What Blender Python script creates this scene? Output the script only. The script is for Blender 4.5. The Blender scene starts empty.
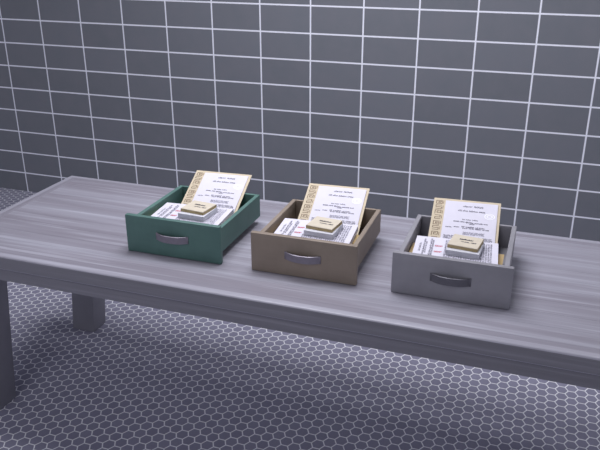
import bpy, bmesh, math, random
from mathutils import Vector, Matrix

C = bpy.context.scene.collection
random.seed(7)
U = 0.33                      # width of one wall tile in metres
Z0 = -3.43526                 # floor level in tile units (camera-fit frame)
X0 = 9.0                      # tile-unit x taken as world x = 0
PI = math.pi


def W(ux, uy, uz=0.0):
    return Vector(((ux - X0) * U, uy * U, (uz - Z0) * U))


# ------------------------------------------------------------------ materials
def new_mat(name):
    m = bpy.data.materials.new(name)
    m.use_nodes = True
    nt = m.node_tree
    b = nt.nodes['Principled BSDF']
    return m, nt, b


def srgb(r, g, b):
    def f(c):
        c /= 255.0
        return c / 12.92 if c <= 0.04045 else ((c + 0.055) / 1.055) ** 2.4
    return (f(r), f(g), f(b), 1.0)


class NT:
    """Small wrapper for building node trees."""
    def __init__(self, nt):
        self.nt = nt

    def n(self, t, **kw):
        nd = self.nt.nodes.new(t)
        for k, v in kw.items():
            setattr(nd, k, v)
        return nd

    def put(self, sock, v):
        if hasattr(v, 'is_output'):
            self.nt.links.new(v, sock)
        else:
            sock.default_value = v

    def math(self, op, a, b=None, c=None, clamp=False):
        nd = self.n('ShaderNodeMath', operation=op, use_clamp=clamp)
        self.put(nd.inputs[0], a)
        if b is not None:
            self.put(nd.inputs[1], b)
        if c is not None:
            self.put(nd.inputs[2], c)
        return nd.outputs[0]

    def vmath(self, op, a, b=None):
        nd = self.n('ShaderNodeVectorMath', operation=op)
        self.put(nd.inputs[0], a)
        if b is not None:
            self.put(nd.inputs[1], b)
        return nd.outputs['Value'] if op in ('DOT_PRODUCT', 'LENGTH') else nd.outputs[0]

    def maprange(self, v, a, b, c=0.0, d=1.0):
        nd = self.n('ShaderNodeMapRange', clamp=True)
        for i, x in enumerate((v, a, b, c, d)):
            self.put(nd.inputs[i], x)
        return nd.outputs[0]

    def mix(self, f, a, b):
        nd = self.n('ShaderNodeMix', data_type='RGBA')
        self.put(nd.inputs[0], f)
        self.put(nd.inputs[6], a)
        self.put(nd.inputs[7], b)
        return nd.outputs[2]

    def noise(self, vec, scale, detail=3.0, rough=0.55):
        nd = self.n('ShaderNodeTexNoise')
        self.put(nd.inputs['Vector'], vec)
        nd.inputs['Scale'].default_value = scale
        nd.inputs['Detail'].default_value = detail
        nd.inputs['Roughness'].default_value = rough
        return nd.outputs[0]

    def coords(self, kind='Object'):
        return self.n('ShaderNodeTexCoord').outputs[kind]

    def sep(self, v):
        nd = self.n('ShaderNodeSeparateXYZ')
        self.put(nd.inputs[0], v)
        return nd.outputs

    def comb(self, x, y, z=0.0):
        nd = self.n('ShaderNodeCombineXYZ')
        for i, q in enumerate((x, y, z)):
            self.put(nd.inputs[i], q)
        return nd.outputs[0]

    def bump(self, h, strength, dist):
        nd = self.n('ShaderNodeBump')
        nd.inputs['Strength'].default_value = strength
        nd.inputs['Distance'].default_value = dist
        self.put(nd.inputs['Height'], h)
        return nd.outputs[0]


def mat_plain(name, col, rough=0.5, metal=0.0, var=0.06, scale=40.0, bump=0.0, spec=0.5):
    m, nt, b = new_mat(name)
    t = NT(nt)
    co = t.coords()
    f = t.noise(co, scale, 4.0)
    f = t.maprange(f, 0.3, 0.7)
    lo = tuple(c * (1 - var) for c in col[:3]) + (1,)
    hi = tuple(min(1, c * (1 + var)) for c in col[:3]) + (1,)
    t.put(b.inputs['Base Color'], t.mix(f, lo, hi))
    b.inputs['Roughness'].default_value = rough
    b.inputs['Metallic'].default_value = metal
    b.inputs['Specular IOR Level'].default_value = spec
    if bump:
        t.put(b.inputs['Normal'], t.bump(f, bump, 0.001))
    return m


def mat_wall():
    m, nt, b = new_mat('grey_wall_tile')
    t = NT(nt)
    s = t.sep(t.coords())
    u = t.math('MULTIPLY_ADD', s[0], 1 / U, X0)
    v = t.math('DIVIDE', t.math('MULTIPLY_ADD', s[2], 1 / U, Z0), 0.49658)
    du = t.math('SUBTRACT', 0.5, t.math('ABSOLUTE', t.math('SUBTRACT', t.math('FRACT', t.math('ADD', u, 20.0)), 0.5)))
    dv = t.math('MULTIPLY', t.math('SUBTRACT', 0.5, t.math('ABSOLUTE', t.math('SUBTRACT', t.math('FRACT', t.math('ADD', v, 20.0)), 0.5))), 0.49658)
    d = t.math('MINIMUM', du, dv)
    g = t.maprange(d, 0.0105, 0.0175, 1.0, 0.0)
    cell = t.comb(t.math('FLOOR', u), t.math('FLOOR', v))
    wn = t.n('ShaderNodeTexWhiteNoise', noise_dimensions='2D')
    t.put(wn.inputs[0], cell)
    rnd = wn.outputs[0]
    blot = t.noise(t.coords(), 9.0, 4.0)
    c = t.mix(rnd, srgb(111, 115, 122), srgb(117, 121, 129))
    c = t.mix(t.maprange(blot, 0.3, 0.7, 0.0, 0.5), c, srgb(123, 123, 130))
    c = t.mix(g, c, srgb(240, 242, 252))
    t.put(b.inputs['Base Color'], c)
    t.put(b.inputs['Roughness'], t.maprange(g, 0.0, 1.0, 0.45, 0.8))
    b.inputs['Specular IOR Level'].default_value = 0.25
    t.put(b.inputs['Normal'], t.bump(t.math('SUBTRACT', 1.0, g), 0.25, 0.003))
    return m


def mat_floor():
    m, nt, b = new_mat('hexagon_floor_tile')
    t = NT(nt)
    s = t.sep(t.coords())
    px, py = 0.1254, 0.1525           # column spacing in x, pitch in y (tile units)
    u = t.math('MULTIPLY_ADD', s[0], 1 / U, X0 - 7.7213 + 40 * px)
    v = t.math('MULTIPLY_ADD', s[1], 1 / U, 5.0503 + 400 * py)
    R3 = math.sqrt(3)
    q = t.comb(t.math('MULTIPLY', u, R3 / 2 / px), t.math('DIVIDE', v, py))
    per = (R3, 1.0, 1.0)
    half = (R3 / 2, 0.5, 0.0)
    q = t.vmath('ADD', q, (R3 * 40, 40.0, 0.0))
    a = t.vmath('SUBTRACT', t.vmath('MODULO', t.vmath('ADD', q, half), per), half)
    c = t.vmath('SUBTRACT', t.vmath('MODULO', q, per), half)
    la = t.vmath('LENGTH', a)
    lc = t.vmath('LENGTH', c)
    sel = t.math('LESS_THAN', la, lc)
    mx = t.n('ShaderNodeMix', data_type='VECTOR')
    t.put(mx.inputs[0], sel)
    t.put(mx.inputs[4], c)
    t.put(mx.inputs[5], a)
    gv = mx.outputs[1]
    ab = t.vmath('ABSOLUTE', gv)
    h = t.math('MAXIMUM', t.sep(ab)[1], t.vmath('DOT_PRODUCT', ab, (R3 / 2, 0.5, 0.0)))
    g = t.maprange(h, 0.435, 0.468, 0.0, 1.0)
    wn = t.n('ShaderNodeTexWhiteNoise', noise_dimensions='3D')
    t.put(wn.inputs[0], t.vmath('SUBTRACT', q, gv))
    col = t.mix(wn.outputs[0], srgb(143, 142, 163), srgb(151, 150, 171))
    col = t.mix(g, col, srgb(250, 250, 255))
    t.put(b.inputs['Base Color'], col)
    t.put(b.inputs['Roughness'], t.maprange(g, 0.0, 1.0, 0.4, 0.8))
    b.inputs['Specular IOR Level'].default_value = 0.3
    t.put(b.inputs['Normal'], t.bump(t.math('SUBTRACT', 1.0, g), 0.3, 0.002))
    return m


def mat_wood(name, axis, dark, mid, light, seed=0.0, band=None, rough=0.45):
    """Painted grey wood: long streaks along the given axis."""
    m, nt, b = new_mat(name)
    t = NT(nt)
    s = t.sep(t.coords())
    a, c = (s[0], s[1]) if axis == 'x' else (s[1], s[0])
    c = t.math('ADD', c, t.math('MULTIPLY', s[2], 1.3))
    broad = t.noise(t.comb(t.math('MULTIPLY', a, 0.55), t.math('MULTIPLY', c, 13.0), seed), 1.0, 2.0)
    fine = t.noise(t.comb(t.math('MULTIPLY', a, 1.3), t.math('MULTIPLY', c, 46.0), seed + 3), 1.0, 3.0)
    grain = t.noise(t.comb(t.math('MULTIPLY', a, 6.0), t.math('MULTIPLY', c, 160.0), seed + 9), 1.0, 3.0)
    col = t.mix(t.maprange(broad, 0.34, 0.66), dark, mid)
    col = t.mix(t.maprange(fine, 0.52, 0.78, 0.0, 0.85), col, light)
    col = t.mix(t.maprange(fine, 0.42, 0.22, 0.0, 0.55), col, dark)
    col = t.mix(t.maprange(grain, 0.5, 0.8, 0.0, 0.2), col, light)
    if band:
        ax, half, lo, hi = band          # darker board beside the lighter outer board
        dist = t.math('SUBTRACT', half, t.math('ABSOLUTE', s[ax]))
        k = t.math('MULTIPLY', t.math('GREATER_THAN', dist, lo), t.math('LESS_THAN', dist, hi))
        col = t.mix(k, t.mix(0.35, col, light), t.mix(0.6, col, dark))
    t.put(b.inputs['Base Color'], col)
    t.put(b.inputs['Roughness'], t.maprange(broad, 0.3, 0.7, rough - 0.04, rough + 0.06))
    b.inputs['Specular IOR Level'].default_value = 0.45
    t.put(b.inputs['Normal'], t.bump(fine, 0.12, 0.001))
    return m


def mat_drawer(name, base, worn):
    m, nt, b = new_mat(name)
    t = NT(nt)
    co = t.coords()
    f = t.noise(co, 7.0, 5.0, 0.6)
    sc = t.n('ShaderNodeMapping')
    sc.inputs['Scale'].default_value = (9.0, 9.0, 55.0)
    t.put(sc.inputs['Vector'], co)
    g = t.noise(sc.outputs[0], 1.0, 4.0)
    col = t.mix(t.maprange(f, 0.3, 0.72), base, worn)
    col = t.mix(t.maprange(g, 0.5, 0.8, 0.0, 0.35), col, worn)
    t.put(b.inputs['Base Color'], col)
    b.inputs['Roughness'].default_value = 0.5
    b.inputs['Specular IOR Level'].default_value = 0.35
    t.put(b.inputs['Normal'], t.bump(g, 0.08, 0.001))
    return m


M = {}
M['wall'] = mat_wall()
M['floor'] = mat_floor()
TOPC = (srgb(135, 131, 142), srgb(156, 155, 167), srgb(186, 186, 199))
M['wood_x'] = mat_wood('grey_painted_wood_lengthwise', 'x', *TOPC)
HX, HY, RAIL = (14.4 - 4.77) * U / 2, (7.164 - 4.49) * U / 2, 0.17 * U
M['wood_rail_x'] = mat_wood('grey_painted_rail_lengthwise', 'x', *TOPC, seed=21.0, band=(1, HY, RAIL * .52, RAIL * 1.1), rough=0.34)
M['wood_rail_y'] = mat_wood('grey_painted_rail_crosswise', 'y', *TOPC, seed=33.0, band=(0, HX, RAIL * .52, RAIL * 1.1), rough=0.34)
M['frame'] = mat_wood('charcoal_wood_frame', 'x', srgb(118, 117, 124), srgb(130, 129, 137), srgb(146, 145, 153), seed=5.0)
M['leg'] = mat_plain('charcoal_wood_leg', srgb(134, 133, 141), 0.5, var=0.05, scale=14)
M['green'] = mat_drawer('green_painted_wood', srgb(80, 110, 106), srgb(92, 126, 119))
M['brown'] = mat_drawer('brown_painted_wood', srgb(134, 122, 111), srgb(150, 137, 124))
M['grey'] = mat_drawer('grey_painted_wood', srgb(137, 136, 143), srgb(153, 152, 159))
M['metal'] = mat_plain('satin_grey_metal', srgb(136, 131, 142), 0.48, 0.6, 0.08, 60)
M['dark_metal'] = mat_plain('dark_satin_metal', srgb(104, 103, 111), 0.5, 0.6, 0.08, 60)
M['paper'] = mat_plain('white_paper', srgb(218, 216, 229), 0.75, var=0.02, scale=30, spec=0.2)
M['edges'] = mat_plain('paper_stack_edges', srgb(205, 206, 214), 0.8, var=0.08, scale=200, spec=0.2)
M['manila'] = mat_plain('manila_card', srgb(206, 193, 169), 0.7, var=0.05, scale=25, spec=0.2)
M["manila_dark"] = mat_plain("ochre_card", srgb(196, 172, 128), 0.7, var=0.05, scale=25, spec=0.2)
M['kraft'] = mat_plain('cream_card', srgb(206, 197, 180), 0.7, var=0.05, scale=40, spec=0.2)
M['kraft_edge'] = mat_plain('cream_card_edge', srgb(178, 160, 122), 0.75, var=0.08, scale=90, spec=0.2)
M['ink'] = mat_plain('black_ink', srgb(80, 78, 96), 0.7, var=0.1, scale=60, spec=0.2)
M['page_ink'] = mat_plain('soft_black_ink', srgb(118, 116, 134), 0.7, var=0.1, scale=60, spec=0.2)
M['grey_ink'] = mat_plain('grey_ink', srgb(128, 127, 145), 0.7, var=0.1, scale=60, spec=0.2)
M['red_ink'] = mat_plain('red_ink', srgb(206, 52, 78), 0.7, var=0.1, scale=60, spec=0.2)
M['brown_ink'] = mat_plain('brown_ink', srgb(122, 104, 90), 0.7, var=0.1, scale=60, spec=0.2)
M['pale_ink'] = mat_plain('embossed_white', srgb(246, 246, 250), 0.5, var=0.01, scale=60)


# ------------------------------------------------------------------ mesh tools
def link(name, bm, mats, parent=None, loc=(0, 0, 0), rot=(0, 0, 0), smooth=None):
    me = bpy.data.meshes.new(name)
    bmesh.ops.recalc_face_normals(bm, faces=bm.faces)
    bm.to_mesh(me)
    bm.free()
    for m in (mats if isinstance(mats, (list, tuple)) else [mats]):
        me.materials.append(m)
    if smooth:
        me.polygons.foreach_set('use_smooth', [True] * len(me.polygons))
        me.set_sharp_from_angle(angle=math.radians(smooth))
    o = bpy.data.objects.new(name, me)
    C.objects.link(o)
    o.location = loc
    o.rotation_euler = rot
    if parent:
        o.parent = parent
    return o


def box(bm, x0, x1, y0, y1, z0, z1, bev=0.0, seg=2, mat=0):
    vs = [bm.verts.new((x, y, z)) for x in (x0, x1) for y in (y0, y1) for z in (z0, z1)]
    idx = ((0, 1, 3, 2), (4, 6, 7, 5), (0, 4, 5, 1), (2, 3, 7, 6), (0, 2, 6, 4), (1, 5, 7, 3))
    fs = [bm.faces.new([vs[i] for i in f]) for f in idx]
    for f in fs:
        f.material_index = mat
    bm.normal_update()
    if bev:
        es = list({e for f in fs for e in f.edges})
        bmesh.ops.bevel(bm, geom=es, offset=bev, segments=seg, profile=0.5, affect='EDGES')
    return fs


def prism(bm, poly, z0, z1, bev=0.0, seg=2):
    lo = [bm.verts.new((x, y, z0)) for x, y in poly]
    hi = [bm.verts.new((x, y, z1)) for x, y in poly]
    fs = [bm.faces.new(lo[::-1]), bm.faces.new(hi)]
    n = len(poly)
    for i in range(n):
        fs.append(bm.faces.new((lo[i], lo[(i + 1) % n], hi[(i + 1) % n], hi[i])))
    bmesh.ops.recalc_face_normals(bm, faces=fs)
    if bev:
        bmesh.ops.bevel(bm, geom=list({e for f in fs for e in f.edges}), offset=bev, segments=seg, profile=0.5, affect='EDGES')


def empty(name, label, cat, loc, rotz=0.0, group=None):
    o = bpy.data.objects.new(name, None)
    C.objects.link(o)
    o.location = loc
    o.rotation_euler = (0, 0, rotz)
    o.empty_display_size = 0.05
    tag(o, label, cat, group)
    return o


def tag(o, label, cat, group=None):
    o['label'] = label
    o['category'] = cat
    if group:
        o['group'] = group


# ------------------------------------------------------------------ room
bm = bmesh.new()
box(bm, -5.0, 5.0, -6.2, 0.0, -0.1, 0.0)
fl = link('floor', bm, M['floor'])
fl['kind'] = 'structure'
bm = bmesh.new()
box(bm, -5.0, 5.0, 0.0, 0.12, -0.1, 3.0)
wl = link('wall_back', bm, M['wall'])
wl['kind'] = 'structure'
bm = bmesh.new()
box(bm, -5.0, 5.0, -6.2, 0.0, 3.0, 3.1)  # unseen cover, added and darkened to cut overhead light into the drawers
ce = link('added_ceiling', bm, mat_plain('darkened_ceiling_paint', srgb(120, 120, 126), 0.9, var=0.02, scale=6))
ce['kind'] = 'structure'

# ------------------------------------------------------------------ table
H = 2.36 * U                      # table top height
tx0, tx1 = (4.77 - X0) * U, (14.4 - X0) * U
ty0, ty1 = -7.164 * U, -4.49 * U
slab = 0.172 * U
rail = 0.17 * U
zt, zb = H, H - slab
table = empty('table', 'long grey wooden table with dark apron standing on the hexagon tiled floor', 'table',
              ((tx0 + tx1) / 2, (ty0 + ty1) / 2, 0))
cx, cy = table.location.x, table.location.y
hx, hy = (tx1 - tx0) / 2, (ty1 - ty0) / 2


def plank_field():
    bm = bmesh.new()
    n = 9
    y0, y1 = -hy + rail, hy - rail
    w = (y1 - y0) / n
    for i in range(n):
        box(bm, -hx + rail, hx - rail, y0 + i * w, y0 + (i + 1) * w, zb, zt - 0.0004, 0.0007, 1)
    return bm


link('tabletop', plank_field(), M['wood_x'], table)
o_ = [(-hx, -hy), (hx, -hy), (hx, hy), (-hx, hy)]
i_ = [(-hx + rail, -hy + rail), (hx - rail, -hy + rail), (hx - rail, hy - rail), (-hx + rail, hy - rail)]
for k in range(4):
    bm = bmesh.new()
    k2 = (k + 1) % 4
    lo = [bm.verts.new((*q, zb)) for q in (o_[k], o_[k2], i_[k2], i_[k])]
    hi = [bm.verts.new((*q, zt)) for q in (o_[k], o_[k2], i_[k2], i_[k])]
    bm.faces.new(lo[::-1])
    bm.faces.new(hi)
    for i in range(4):
        bm.faces.new((lo[i], lo[(i + 1) % 4], hi[(i + 1) % 4], hi[i]))
    bmesh.ops.recalc_face_normals(bm, faces=bm.faces)
    bm.edges.ensure_lookup_table()
    outer = [e for e in bm.edges if all((v.co.x, v.co.y) and
             any((Vector((v.co.x, v.co.y)) - Vector(c)).length < 1e-6 for c in (o_[k], o_[k2])) for v in e.verts)
             and abs(e.verts[0].co.z - e.verts[1].co.z) < 1e-6]
    bmesh.ops.bevel(bm, geom=outer, offset=0.008, segments=4, profile=0.5, affect='EDGES')
    inner = [e for e in bm.edges if all(v.co.z > zt - 1e-5 and any((Vector((v.co.x, v.co.y)) - Vector(c)).length < 1e-6
             for c in (i_[k], i_[k2])) for v in e.verts)]
    if inner:
        bmesh.ops.bevel(bm, geom=inner, offset=0.0012, segments=1, affect='EDGES')
    bm.normal_update()
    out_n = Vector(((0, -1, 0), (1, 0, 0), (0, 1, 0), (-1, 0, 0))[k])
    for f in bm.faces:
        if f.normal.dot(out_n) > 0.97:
            f.material_index = 1      # darker frame wood: shading of the outer face put into colour
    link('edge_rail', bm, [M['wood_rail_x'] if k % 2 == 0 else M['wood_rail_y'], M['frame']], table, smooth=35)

za = 1.985 * U                     # underside of apron
ai = 0.105 * U
at = 0.085 * U
for (a, b_, c, d) in ((-hx + ai, hx - ai, -hy + ai, -hy + ai + at), (-hx + ai, hx - ai, hy - ai - at, hy - ai)):
    bm = bmesh.new()
    box(bm, a, b_, c, d, za, zb, 0.002)
    link('apron', bm, M['frame'], table, smooth=35)
for (a, b_) in ((-hx + ai, -hx + ai + at), (hx - ai - at, hx - ai)):
    bm = bmesh.new()
    box(bm, a, b_, -hy + ai + at + 0.0005, hy - ai - at - 0.0005, za, zb, 0.002)
    link('apron', bm, M['frame'], table, smooth=35)


def leg(x0, x1, y0, y1, sx, sy):
    """Square leg, foot rectangle given in world tile units, leaning by sx, sy (tile units over the height)."""
    bm = bmesh.new()
    fs = box(bm, (x0 - X0) * U - cx, (x1 - X0) * U - cx, y0 * U - cy, y1 * U - cy, 0.0, zb, 0.005, 2)
    for v in bm.verts:
        f = v.co.z / zb
        v.co.x += sx * U * f
        v.co.y += sy * U * f
    link('leg', bm, M['leg'], table, smooth=35)


mx = (4.77 + 14.4) - 5.173
leg(4.79, 5.175, -4.953, -4.63, 0.21, 0.0)
leg(4.765, 5.15, -7.01, -6.692, 0.235, 0.0)
leg(mx, mx + 0.385, -4.953, -4.63, -0.21, 0.0)
leg(mx + 0.02, mx + 0.405, -7.01, -6.692, -0.235, 0.0)

# ------------------------------------------------------------------ pseudo writing
# strokes in a unit cell, (x0,y0,x1,y1)
GLYPHS = [
    [(0, 0, 0, 1), (0, 1, .8, 1), (.8, 1, .8, .5), (0, .5, .8, .5)],
    [(0, 0, .4, 1), (.4, 1, .8, 0), (.2, .45, .6, .45)],
    [(0, 1, .8, 1), (.4, 1, .4, 0)],
    [(.8, 1, 0, 1), (0, 1, 0, .5), (0, .5, .8, .5), (.8, .5, .8, 0), (.8, 0, 0, 0)],
    [(0, 0, 0, 1), (.8, 0, .8, 1), (0, .5, .8, .5)],
    [(0, 1, 0, 0), (0, 0, .8, 0), (.8, 0, .8, .7)],
    [(.8, 1, 0, 1), (0, 1, 0, 0), (0, 0, .8, 0), (.8, 0, .8, .5), (.8, .5, .4, .5)],
    [(0, 0, .8, 1), (0, 1, .8, 0)],
    [(0, 0, 0, .7), (0, .7, .7, .7), (.7, .7, .7, 0)],
]


def stroke(bm, p, q, w, z):
    p, q = Vector(p), Vector(q)
    d = q - p
    if d.length < 1e-7:
        return
    d.normalize()
    n = Vector((-d.y, d.x)) * (w / 2)
    d = d * (w / 2)
    c = [p - d - n, q + d - n, q + d + n, p - d + n]
    bm.faces.new([bm.verts.new((v.x, v.y, z)) for v in c])


def text_line(bm, x0, x1, y, h, rng, w=None, words=True, xf=lambda x, y: (x, y), z=0.0, slant=0.0):
    """A row of small letters from x0 to x1 with baseline y and letter height h."""
    w = w or h * 0.22
    adv = h * 0.72
    x = x0
    left = rng.randint(3, 8)
    while x + adv * .8 <= x1:
        if words and left == 0:
            left = rng.randint(3, 8)
            x += adv * 0.8
            continue
        g = rng.choice(GLYPHS)
        hh = h * rng.choice((0.75, 0.75, 1.0))
        for (a, b_, c, d) in g:
            p = xf(x + a * adv * .78 + slant * b_ * hh, y + b_ * hh)
            q = xf(x + c * adv * .78 + slant * d * hh, y + d * hh)
            stroke(bm, p, q, w, z)
        x += adv
        left -= 1


INK = 0.00025


def sheet_text(w, h):
    """Letter layout; origin at the sheet's lower left corner, y up to the top edge."""
    rng = random.Random(11)
    bm = bmesh.new()
    L = lambda a, b_, v, hh, **k: text_line(bm, a * w, b_ * w, (1 - v) * h, hh, rng, **k)
    L(.35, .53, .110, .0066, words=False, w=.0014)
    L(.555, .73, .110, .0066, words=False, w=.0014)
    L(.26, .78, .205, .0064, w=.0013)
    L(.36, .66, .385, .0050, w=.0010)
    L(.20, .52, .432, .0052, w=.0011)
    L(.44, .84, .445, .0052, w=.0011)
    L(.50, .62, .468, .0040, w=.0009)
    L(.06, .18, .560, .0046, w=.0010)
    L(.22, .33, .545, .0046, w=.0010)
    L(.36, .80, .535, .0054, w=.0011)
    L(.38, .90, .562, .0054, w=.0011)
    v = .735
    while v < .93:
        L(.05, .42, v, .0048, w=.0010)
        L(.46, .95, v, .0048, w=.0010)
        v += .027
    return bm


def sheet_faint(w, h):
    rng = random.Random(12)
    bm = bmesh.new()
    for v in (.640, .660, .680):
        text_line(bm, .40 * w, .80 * w, (1 - v) * h, .0042, rng, w=.0008)
    return bm


def emblem(w, h):
    bm = bmesh.new()
    cx_, cy_ = .86 * w, (1 - .27) * h
    n = 28
    for r0, r1 in ((.0125, .0150), (.006, .0085)):
        for i in range(n):
            a, b_ = 2 * PI * i / n, 2 * PI * (i + 1) / n
            bm.faces.new([bm.verts.new((cx_ + r * 1.25 * math.cos(t), cy_ + r * math.sin(t), 0))
                          for r, t in ((r0, a), (r1, a), (r1, b_), (r0, b_))])
    return bm


def page_text(w, d):
    """Landscape page whose rows run along its short side."""
    rng = random.Random(21)
    bm = bmesh.new()
    xf = lambda x, y: (-y, x)          # rows run towards the back
    T = lambda x, a, b_, h, **k: text_line(bm, a * d, b_ * d, -x * w, h, rng, xf=xf, **k)
    T(.080, .36, .72, .0058, w=.0011)
    T(.125, .14, .92, .0058, w=.0012)
    T(.148, .30, .80, .0050, w=.0010)
    T(.205, .16, .94, .0058, w=.0012)
    T(.228, .22, .90, .0056, w=.0011)
    x = .385
    while x < .93:
        T(x, .07, .93, .0056, w=.0010)
        x += .0285
    return bm


def page_stamp(w, d, yy):
    bm = bmesh.new()
    if True:
        x = .250
        for k in range(4):
            g = GLYPHS[(3, 6, 4, 0)[k]]
            for (a, b_, c, e) in g:
                stroke(bm, (w * x + .005 * a, d * yy + .010 * b_), (w * x + .005 * c, d * yy + .010 * e), .0019, 0)
            x += .024
    return bm


def folder_marks(w, h):
    """Squared spiral characters down the left margin of the folder."""
    rng = random.Random(3)
    bm = bmesh.new()
    shapes = [
        [(1, .9), (0, .9), (0, 0), (1, 0), (1, .6), (.4, .6), (.4, .3), (.7, .3)],
        [(1, 1), (0, 1), (0, .5), (1, .5), (1, 0), (0, 0)],
        [(0, 0), (0, 1), (1, 1), (1, .25), (.35, .25), (.35, .7), (.68, .7)],
        [(.1, 1), (1, 1), (1, .45), (.1, .45), (.1, 0), (1, 0)],
    ]
    s = .021
    y = h - .030
    for k in range(9):
        sh = shapes[k % 4]
        for a, b_ in zip(sh[:-1], sh[1:]):
            stroke(bm, (.0105 + a[0] * s, y + a[1] * s * .85), (.0105 + b_[0] * s, y + b_[1] * s * .85), .0028, 0)
        stroke(bm, (.0105 + 1.25 * s, y + s * .1), (.0105 + 1.25 * s, y + s * .75), .0022, 0)
        y -= s * (1.35 if k in (3, 5) else 1.22)
    return bm


def pad_script(w, d):
    """Two lines of handwriting, drawn as pen strokes."""
    bm = bmesh.new()
    def pen(pts, wd):
        for a, b_ in zip(pts[:-1], pts[1:]):
            stroke(bm, a, b_, wd, 0)
    def scrawl(x0, x1, y, h, n, wd, rng):
        pts = []
        for i in range(n):
            f = i / (n - 1)
            pts.append((x0 + (x1 - x0) * f + rng.uniform(-.0008, .0008), y + (h if i % 2 else 0) * rng.uniform(.5, 1.0)))
        pen(pts, wd)
    rng = random.Random(9)
    scrawl(.28 * w, .50 * w, .60 * d, .0075, 13, .0026, rng)
    scrawl(.52 * w, .72 * w, .615 * d, .006, 10, .0026, rng)
    pen([(.28 * w, .585 * d), (.70 * w, .60 * d)], .0018)
    scrawl(.38 * w, .62 * w, .40 * d, .006, 11, .0022, rng)
    pen([(.36 * w, .43 * d), (.66 * w, .385 * d)], .0018)
    scrawl(.70 * w, .86 * w, .40 * d, .007, 8, .0026, rng)
    return bm


# ------------------------------------------------------------------ drawer and its contents (local frame: origin at front left foot)
PW, PH, PT = 0.384, 0.146, 0.020          # front panel
BX0, BX1 = 0.007, 0.368                   # body outer sides
BB, BT, BD = 0.027, 0.1215, 0.420          # body bottom, rim, depth
WT = 0.0165


def make_drawer(mat, hmat, label, loc, rz):
    r = empty('drawer', label, 'drawer', loc, rz, 'desk drawers on the table')
    bm = bmesh.new()
    box(bm, 0, PW, 0, PT, 0, PH, 0.0035, 2)
    link('front_panel', bm, mat, r, smooth=40)
    for (a, b_) in ((BX0, BX0 + WT), (BX1 - WT, BX1)):
        bm = bmesh.new()
        box(bm, a, b_, PT, BD, BB, BT, 0.0015, 1)
        link('side_panel', bm, mat, r, smooth=40)
    bm = bmesh.new()
    box(bm, BX0 + WT, BX1 - WT, BD - 0.012, BD, BB, BT, 0.0012, 1)
    link('back_panel', bm, mat, r, smooth=40)
    bm = bmesh.new()
    box(bm, BX0 + WT, BX1 - WT, PT, BD - 0.012, BB + 0.001, BB + 0.009)
    link('bottom_panel', bm, mat, r)
    # bowed strap handle
    bm = bmesh.new()
    n = 20
    hw, hh, sag, th = 0.0655, 0.0142, 0.022, 0.0035
    hz, hxc = 0.0775, 0.1925
    ring = []
    def curve(t):                      # t in -1..1
        return hxc + hw * t, -sag * (1 - abs(t) ** 2.6) - 0.0005
    for i in range(n + 1):
        t = -1 + 2 * i / n
        x, y = curve(t)
        x2, y2 = curve(min(1, t + .01))
        x1, y1 = curve(max(-1, t - .01))
        nrm = Vector((y2 - y1, -(x2 - x1))).normalized()
        bulge = hh
        q = []
        for (off, zz) in ((0, -bulge), (0, bulge), (1, bulge * .9), (1, -bulge * .9)):
            q.append(bm.verts.new((x - nrm.x * th * (1 - off) , y - nrm.y * th * (1 - off) if abs(t) < .97 else y, hz + zz)))
        ring.append(q)
    for a, b_ in zip(ring[:-1], ring[1:]):
        for j in range(4):
            bm.faces.new((a[j], a[(j + 1) % 4], b_[(j + 1) % 4], b_[j]))
    bm.faces.new(ring[0])
    bm.faces.new(ring[-1][::-1])
    # feet that meet the panel
    for s in (-1, 1):
        xa = hxc + s * hw
        box(bm, min(xa, xa - s * .006), max(xa, xa - s * .006), -0.0035, 0.0015, hz - hh, hz + hh, 0.0006, 1)
    h = link('handle', bm, hmat, r, smooth=45)
    return r


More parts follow.
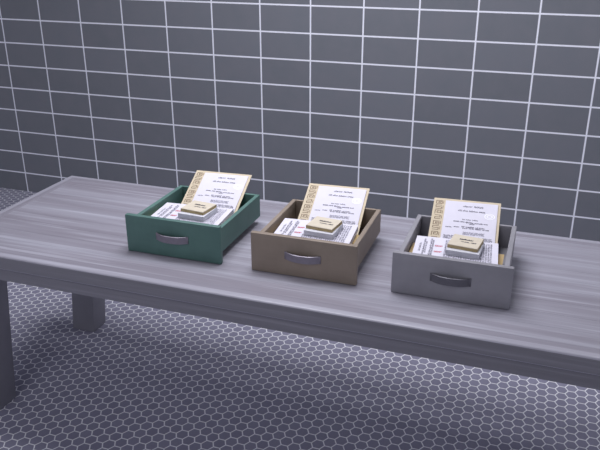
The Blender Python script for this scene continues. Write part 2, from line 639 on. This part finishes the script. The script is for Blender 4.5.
def make_contents(D, colour, loc, rz):
    base = Matrix.Translation(loc) @ Matrix.Rotation(rz, 4, 'Z')

    def place(o, x, y, z, rot=0.0, tilt=0.0):
        m = base @ Matrix.Translation((x, y, z)) @ Matrix.Rotation(rot, 4, 'Z') @ Matrix.Rotation(tilt, 4, 'X')
        o.matrix_world = m

    # closed folders lying on the bottom
    f = empty('file_folder', f'ochre folder lying flat under the white pages in the {colour} drawer', 'folder', (0, 0, 0))
    f['group'] = 'ochre folders under the pages'
    w, d = 0.3155, 0.208
    t0 = BB + 0.009 + 0.0005
    ft = 0.0835 - t0
    bm = bmesh.new()
    box(bm, 0, w, 0, d, 0, 0.002)
    box(bm, 0, w, 0, d, ft - 0.002, ft)
    box(bm, 0, 0.002, 0, d, 0.002, ft - 0.002)
    link('cover', bm, M['manila_dark'], f)
    bm = bmesh.new()
    box(bm, 0.002, w - 0.003, 0.003, d - 0.003, 0.002, ft - 0.002)
    link('pages', bm, M['edges'], f)
    place(f, 0.0265, 0.031, t0)

    # stack of printed pages
    g = empty('page_stack', f'white printed pages with a red stamp lying flat in the {colour} drawer', 'papers', (0, 0, 0))
    g['group'] = 'printed pages lying in the drawers'
    w, d, t = 0.281, 0.200, 0.0230
    bm = bmesh.new()
    for k in range(8):
        j = 0.0006 * math.sin(k * 2.1)
        box(bm, j, w + j, -j, d - j, k * t / 8, (k + 1) * t / 8 - (0.0006 if k < 7 else 0))
    link('pages', bm, M['paper'], g)
    link('printed_text', page_text(w, d), M['page_ink'], g, (0, 0, t + INK))
    for yy in (.36, .60):
        st = link('red_stamp', page_stamp(w, d, yy), M['red_ink'], g, (0, 0, t + INK))
        st['label'] = 'red stamped characters'
    a = math.radians(4.3)
    place(g, 0.036 + math.sin(a) * d, 0.252 - math.cos(a) * d, 0.0842, a)

    # leaning folder, rests on the back rim
    p = empty('file_folder', f'manila folder leaning on the back rim of the {colour} drawer', 'folder', (0, 0, 0))
    p['group'] = 'manila folders leaning in the drawers'
    w, h = 0.246, 0.262
    bm = bmesh.new()
    box(bm, 0, w, 0, h, -0.0035, 0, 0.0008, 1)
    link('cover', bm, M['manila'], p)
    link('printed_marks', folder_marks(w, h), M['brown_ink'], p, (0, 0, INK))
    lean = math.radians(26.0)
    ra = math.radians(3.6)
    ax = Vector((-0.037, 0.0, 0.0))
    top = Vector((0.0555, 0.485, 0.1725))
    up = Vector((-math.sin(ra) * math.cos(lean), math.cos(ra) * math.cos(lean), math.sin(lean)))
    bl = top - up * h
    place(p, bl.x, bl.y, bl.z, ra, lean)

    # letter on the folder
    q = empty('letter', f'white typed letter in the leaning folder of the {colour} drawer', 'letter', (0, 0, 0))
    q['group'] = 'letters in the leaning folders'
    w2, h2 = 0.1915, 0.240
    bm = bmesh.new()
    box(bm, 0, w2, 0, h2, 0, 0.0035, 0.0004, 1)
    link('sheet', bm, M['paper'], q)
    link('printed_text', sheet_text(w2, h2), M['ink'], q, (0, 0, 0.0035 + INK))
    link('faint_text', sheet_faint(w2, h2), M['grey_ink'], q, (0, 0, 0.0035 + INK))
    em = link('emblem', emblem(w2, h2), M['pale_ink'], q, (0, 0, 0.0035 + INK))
    em['label'] = 'pale round embossed seal'
    q.matrix_world = \
        (base @ Matrix.Translation((bl.x, bl.y, bl.z)) @ Matrix.Rotation(ra, 4, 'Z') @ Matrix.Rotation(lean, 4, 'X')
         @ Matrix.Translation((0.0445, h - 0.0135 - h2, 0.0006)))

    # white note block and cream pad on it
    b1 = empty('note_block', f'thick white paper block on the pages in the {colour} drawer', 'note block', (0, 0, 0))
    b1['group'] = 'white note blocks'
    s, t1 = 0.110, 0.0195
    bm = bmesh.new()
    for k in range(6):
        box(bm, -s / 2, s / 2, -s / 2, s / 2, k * t1 / 6, (k + 1) * t1 / 6 - (0.0003 if k < 5 else 0))
    link('sheets', bm, M['edges'], b1)
    zp = 0.0842 + t + 0.0006
    place(b1, 0.2140, 0.170, zp, math.radians(-3))
    b2 = empty('note_pad', f'cream pad with black handwriting on the white block in the {colour} drawer', 'note pad', (0, 0, 0))
    b2['group'] = 'cream note pads'
    sw, sd, t2 = 0.101, 0.094, 0.0125
    bm = bmesh.new()
    box(bm, -sw / 2, sw / 2, -sd / 2, sd / 2, t2 - 0.002, t2)
    link('top_sheet', bm, M['kraft'], b2)
    bm = bmesh.new()
    box(bm, -sw / 2, sw / 2, -sd / 2, sd / 2, 0, t2 - 0.0021)
    link('sheets', bm, M['kraft_edge'], b2)
    link('handwriting', pad_script(sw, sd), M['ink'], b2, (-sw / 2, -sd / 2, t2 + INK))
    place(b2, 0.2135, 0.179, zp + t1 + 0.0003, math.radians(-7))


for colour, hm, ux, desc in (
        ('green', 'metal', 7.0175, 'green wooden drawer full of papers, leftmost on the table'),
        ('brown', 'metal', 8.5435, 'brown wooden drawer full of papers between green and grey drawers'),
        ('grey', 'dark_metal', 10.0694, 'grey wooden drawer full of papers at the right on the table')):
    loc = W(ux, -6.549, 0)
    loc.z = H + 0.0002
    rz = math.radians(0.3)
    make_drawer(M[colour], M[hm], desc, loc, rz)
    make_contents(None, colour, loc, rz)

# ------------------------------------------------------------------ light
def area(name, loc, size, power, col, aim=None):
    l = bpy.data.lights.new(name, 'AREA')
    l.shape = 'RECTANGLE'
    l.size, l.size_y = size
    l.energy = power
    l.color = col
    o = bpy.data.objects.new(name, l)
    C.objects.link(o)
    o.location = loc
    if aim is not None:
        o.rotation_euler = (Vector(aim) - Vector(loc)).to_track_quat('-Z', 'Y').to_euler()
    return o


area('overhead_key_fill', (-0.35, -1.62, 2.95), (1.5, 1.2), 62, (0.95, 0.945, 1.0))
area('overhead_key_fill', (1.9, -0.6, 2.95), (1.2, 0.4), 20, (0.95, 0.945, 1.0))  # added unseen fill, brightens the right of the wall and drawer sides
area('overhead_key_fill', (-0.6, -5.0, 2.95), (1.6, 1.2), 24, (0.95, 0.945, 1.0))  # added frontal fill near the camera, lifts the front faces

wd = bpy.data.worlds.new('room_ambience')
bpy.context.scene.world = wd
wd.use_nodes = True
bg = wd.node_tree.nodes['Background']
bg.inputs[0].default_value = (0.85, 0.86, 1.0, 1)
bg.inputs[1].default_value = 0.55

# ------------------------------------------------------------------ camera
f_px, yaw, pitch, roll = 722.0586, -0.3390075, 0.3944925, 0.0013067
cam = bpy.data.cameras.new('camera')
cam.sensor_width = 36.0
cam.sensor_fit = 'HORIZONTAL'
cam.lens = 36.0 * f_px / 600.0
co = bpy.data.objects.new('camera', cam)
C.objects.link(co)
cy_, sy_ = math.cos(yaw), math.sin(yaw)
cp_, sp_ = math.cos(pitch), math.sin(pitch)
fwd = Vector((sy_ * cp_, cy_ * cp_, -sp_))
right = Vector((cy_, -sy_, 0))
down = fwd.cross(right)
r2 = right * math.cos(roll) + down * math.sin(roll)
d2 = down * math.cos(roll) - right * math.sin(roll)
mw = Matrix((r2, -d2, -fwd)).transposed().to_4x4()
mw.translation = W(11.3641604, -12.97171, 2.3599306)
co.matrix_world = mw
sc = bpy.context.scene
sc.camera = co
vs = sc.view_settings
vs.view_transform = 'Standard'
vs.look = 'None'
vs.gamma = 1.0
vs.exposure = 0.0
vs.use_curve_mapping = False
sc.display_settings.display_device = 'sRGB'
